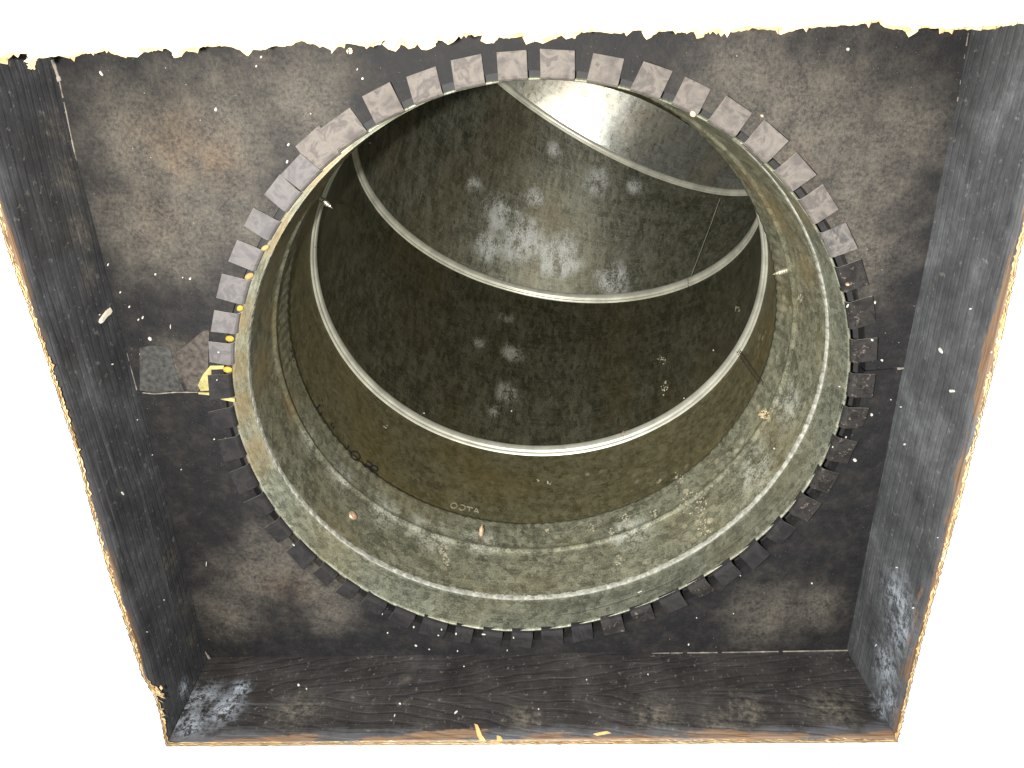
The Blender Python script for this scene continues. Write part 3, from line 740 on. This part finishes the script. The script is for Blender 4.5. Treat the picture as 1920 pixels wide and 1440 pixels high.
# crust of dried deposit on the right wall
def crust(px, py, rx, ry, mat, name, par, n=26, hgt=.004, seed=0, lab=None):
    rn = random.Random(seed); m = MB()
    for _ in range(n):
        a = rn.uniform(0, 2*pi); q = math.sqrt(rn.random()); x, y = px+rx*q*cos(a), py+ry*q*sin(a); h, nr = pick(x, y)
        if h is None: continue
        u = nr.orthogonal().normalized(); u = Matrix.Rotation(rn.uniform(0, 6), 3, nr) @ u; v = nr.cross(u); s_ = rn.uniform(.002, .0055); k = 7
        lo = [h+(u*cos(2*pi*i/k)+v*sin(2*pi*i/k))*s_*rn.uniform(.7, 1.2) for i in range(k)]; hi = [h+(p-h)*.6+nr*hgt*rn.uniform(.4, 1) for p in lo]
        m.grid([lo, hi], closed=True); m.add(hi, [tuple(range(k))])
    o = m.build(name, mat, par); o['kind'] = 'stuff'
    return o
m_crust = mat_plain('tan_deposit', (.40, .31, .18), .9, 0, .4, 60); m_crust2 = mat_plain('pale_deposit', (.29, .26, .18), .9, 0, .4, 60)
crust(1434, 777, 10, 9, m_crust, 'deposit', duct, 34, .006, 1)
crust(1168, 813, 5, 5, mat_plain('rusty_deposit', (.25, .13, .06), .9), 'deposit', gores[0], 9, .003, 2)
for i, (x, y, a, b, n) in enumerate(((832, 1030, 8, 14, 30), (836, 1050, 7, 12, 22), (1240, 675, 8, 9, 16), (1246, 728, 7, 14, 16), (1300, 945, 26, 24, 60), (1170, 970, 6, 14, 20), (1270, 900, 14, 16, 24), (1320, 985, 16, 18, 30), (1226, 960, 8, 10, 14), (1030, 905, 5, 4, 8), (1500, 560, 5, 10, 12), (1108, 990, 7, 8, 12), (1145, 998, 6, 9, 12), (1010, 900, 4, 3, 5), (724, 800, 5, 3, 7), (1028, 995, 6, 6, 10), (1160, 1050, 7, 9, 14), (1380, 580, 8, 6, 12))):
    crust(x, y, a, b, m_crust2, 'deposit', duct if y > 760 or x > 1480 else gores[1], n, .0010, 20+i)

# splinters of torn wood on the bottom joist
m_spl = mat_plain('raw_splinter', (.62, .36, .14), .8, 0, .35, 30)
def shard(poly, thick, mat, name, parent=None, label=None, cat=None, group=None, lift=.001, flat=False):
    if flat:      # all corners on the tangent plane of the middle point
        hc, nc = pick(sum(q[0] for q in poly)/len(poly), sum(q[1] for q in poly)/len(poly))
        h0 = []
        for q in poly:
            d = ray(*q); h0.append((CP+d*((hc-CP).dot(nc)/d.dot(nc)), nc))
    else: h0 = [pick(*q) for q in poly]
    if any(x[0] is None for x in h0): return None
    c = sum((x[0] for x in h0), Vector())/len(h0); nr = h0[0][1]
    A = [x[0]-nr*nr.dot(x[0]-c)+nr*lift for x in h0]; B = [a+nr*thick for a in A]; B = [b.lerp(sum(B, Vector())/len(B), .18) for b in B]; n = len(A)
    m = MB(); m.add(A+B, [tuple(range(n, 2*n))]+[(i, (i+1) % n, n+(i+1) % n, n+i) for i in range(n)])
    o = m.build(name, mat, parent)
    if label: tag(o, label, cat, group)
    return o
jb = bpy.data.objects['joist.002']
shard([(889, 1356), (895, 1358), (901, 1372), (905, 1382), (911, 1392), (900, 1392), (894, 1378)], .006, m_spl, 'splinter', jb)
shard([(931, 1379), (939, 1381), (943, 1387), (941, 1392), (931, 1392)], .005, m_spl, 'splinter', jb)
shard([(1112, 1377), (1140, 1372), (1146, 1375), (1120, 1380)], .004, m_spl, 'splinter', jb)
# ---------------------------------------------------------------- loose chips and specks
m_chip = mat_plain('white_paint_chip', (.50, .48, .42), .7, 0, .12, 60)
m_wchip = mat_plain('pale_wood_chip', (.66, .58, .46), .8, 0, .2, 60)
shard([(184, 604), (186, 598), (197, 583), (206, 576), (209, 582), (206, 588), (198, 594), (188, 607)], .006, m_wchip, 'wood_chip', None, 'pale rectangular wood chip stuck on the left joist beside the board', 'wood chip')
def speck(px, py, a, b, ang, label, group=None, mat=m_chip, name='paint_chip'):
    n = 7; an = radians(ang); rn = random.Random(int(px*7+py)); P = []
    for i in range(n):
        t = 2*pi*i/n; k = rn.uniform(.8, 1.15); x, y = a*.37*k*cos(t), b*.37*k*sin(t); P.append((px+x*cos(an)-y*sin(an), py+x*sin(an)+y*cos(an)))
    shard(P, max(.0015, min(a, b)*.0006), mat, name, None, label, 'crumb' if name == 'crumb' else 'paint chip', group, .001, True)
speck(190, 137, 17, 6, 60, 'long white paint chip at the upper left corner of the dark board')
speck(405, 205, 7, 11, 10, 'oval white paint chip on the dusty board, between the upper left corner and the duct')
speck(1589, 92, 8, 10, 0, 'single round white chip on the upper right part of the dark board')
speck(1765, 657, 17, 6, 62, 'long white paint chip on the right joist, level with the board seam')
speck(1787, 733, 12, 9, 20, 'rounded white chip on the right joist, below the long one')
speck(387, 1057, 14, 2.4, 93, 'thin white sliver standing on the lower left part of the dark board')
speck(1200, 1110, 15, 2.2, -24, 'thin pale sliver on the lower inside wall of the duct collar')
speck(855, 1336, 13, 4, -40, 'slender pale flake on the middle of the bottom joist')
speck(1602, 862, 10, 9, 0, 'largest round white chip beside the black tabs on the right')
speck(282, 635, 13, 7, 45, 'pear-shaped white chip just above the grey patch near the left joist')
speck(229, 925, 13, 4, 60, 'narrow white flake low on the left joist')
speck(551, 1022, 7, 5, 30, 'round white chip lying on a black tab at the lower left of the duct')
speck(907, 1189, 11, 4, 5, 'flat white flake on a black tab at the bottom of the duct')
speck(1300, 212, 18, 10, 30, 'peach coloured crumb at the root of a tab at the upper right of the duct', None, mat_plain('peach_crumb', (.66, .46, .32), .8), 'crumb')
speck(1428, 217, 11, 8, 30, 'tan crumb on the dusty board beside the upper right tabs', None, mat_plain('tan_crumb', (.42, .32, .22), .9), 'crumb')
speck(1589, 533, 10, 7, 0, 'small orange-brown crumb on a black tab on the right', None, mat_plain('orange_crumb', (.5, .32, .2), .9), 'crumb')
for L, lab, grp in (
    ([(490, 107, 5, 8), (481, 124, 4, 7), (623, 97, 5, 10), (670, 130, 3, 7), (680, 147, 7, 7), (541, 271, 6, 9), (539, 303, 6, 9), (583, 213, 3, 4)], 'tiny white speck on the dark board above left of the duct', 'white specks on the upper board'),
    ([(203, 496, 4, 7), (226, 548, 4, 6), (243, 575, 4, 7), (260, 599, 4, 6), (268, 595, 5, 8), (343, 520, 3, 4), (357, 522, 6, 7), (292, 514, 5, 6), (263, 663, 3, 5), (320, 612, 2, 14)], 'tiny white speck on the dark board between the left joist and the duct', 'white specks on the left of the board'),
    ([(410, 660, 5, 4), (407, 712, 3, 5), (402, 823, 4, 4), (285, 853, 3, 4), (340, 880, 3, 4)], 'tiny pale dot on or beside the tabs on the left', 'pale dots by the left tabs'),
    ([(1640, 567, 5, 8), (1653, 675, 6, 6), (1634, 777, 6, 8), (1587, 820, 3, 6), (1562, 838, 3, 5), (1590, 573, 5, 9), (1635, 637, 9, 5), (1670, 749, 3, 3), (1575, 725, 4, 5)], 'small white speck on or beside the black tabs on the right', 'white specks by the right tabs'),
    ([(776, 1175, 5, 5), (780, 1210, 8, 4), (727, 1186, 4, 4), (805, 1217, 5, 3), (855, 1188, 5, 7), (963, 1195, 4, 4), (717, 1151, 3, 5), (828, 1180, 4, 4), (822, 1191, 5, 3), (858, 1220, 4, 4), (951, 1219, 3, 4)], 'tiny white speck around the black tabs at the bottom of the duct', 'white specks by the bottom tabs'),
    ([(1522, 1093, 5, 4), (1291, 1208, 4, 5), (1375, 1150, 3, 3), (1388, 1079, 4, 3), (1306, 1158, 4, 3)], 'tiny white speck on the lower right part of the dark board', 'white specks on the lower right board'),
    ([(1682, 1064, 5, 4), (1643, 1210, 3, 7), (1697, 833, 5, 6), (1713, 1140, 4, 6), (1690, 763, 4, 4), (1821, 579, 4, 5), (1759, 1008, 3, 3), (1860, 660, 5, 5)], 'small white speck on the face of the right joist', 'white specks on the right joist'),
    ([(210, 683, 4, 5), (307, 1125, 3, 4), (257, 787, 3, 4), (275, 1185, 4, 3), (186, 590, 3, 4)], 'tiny white speck on the face of the left joist', 'white specks on the left joist'),
    ([(740, 1342, 3, 9), (750, 1320, 6, 4), (1100, 1275, 4, 3), (870, 1250, 4, 3), (1215, 1265, 5, 3), (560, 1285, 7, 6), (575, 1292, 4, 4), (1010, 1330, 4, 3)], 'small pale speck on the face of the bottom joist', 'pale specks on the bottom joist'),
    ([(795, 775, 5, 3), (959, 771, 4, 4), (1020, 507, 5, 3), (1338, 657, 3, 4), (1283, 747, 3, 4), (1452, 841, 4, 5), (1428, 308, 4, 5), (693, 268, 5, 3)], 'tiny pale speck on the inside wall of the duct', 'pale specks inside the duct')):
    for q in L: speck(q[0], q[1], q[2], q[3], 20 if q[2] != 2 else 0, lab, grp)
sc.render.engine = 'CYCLES'
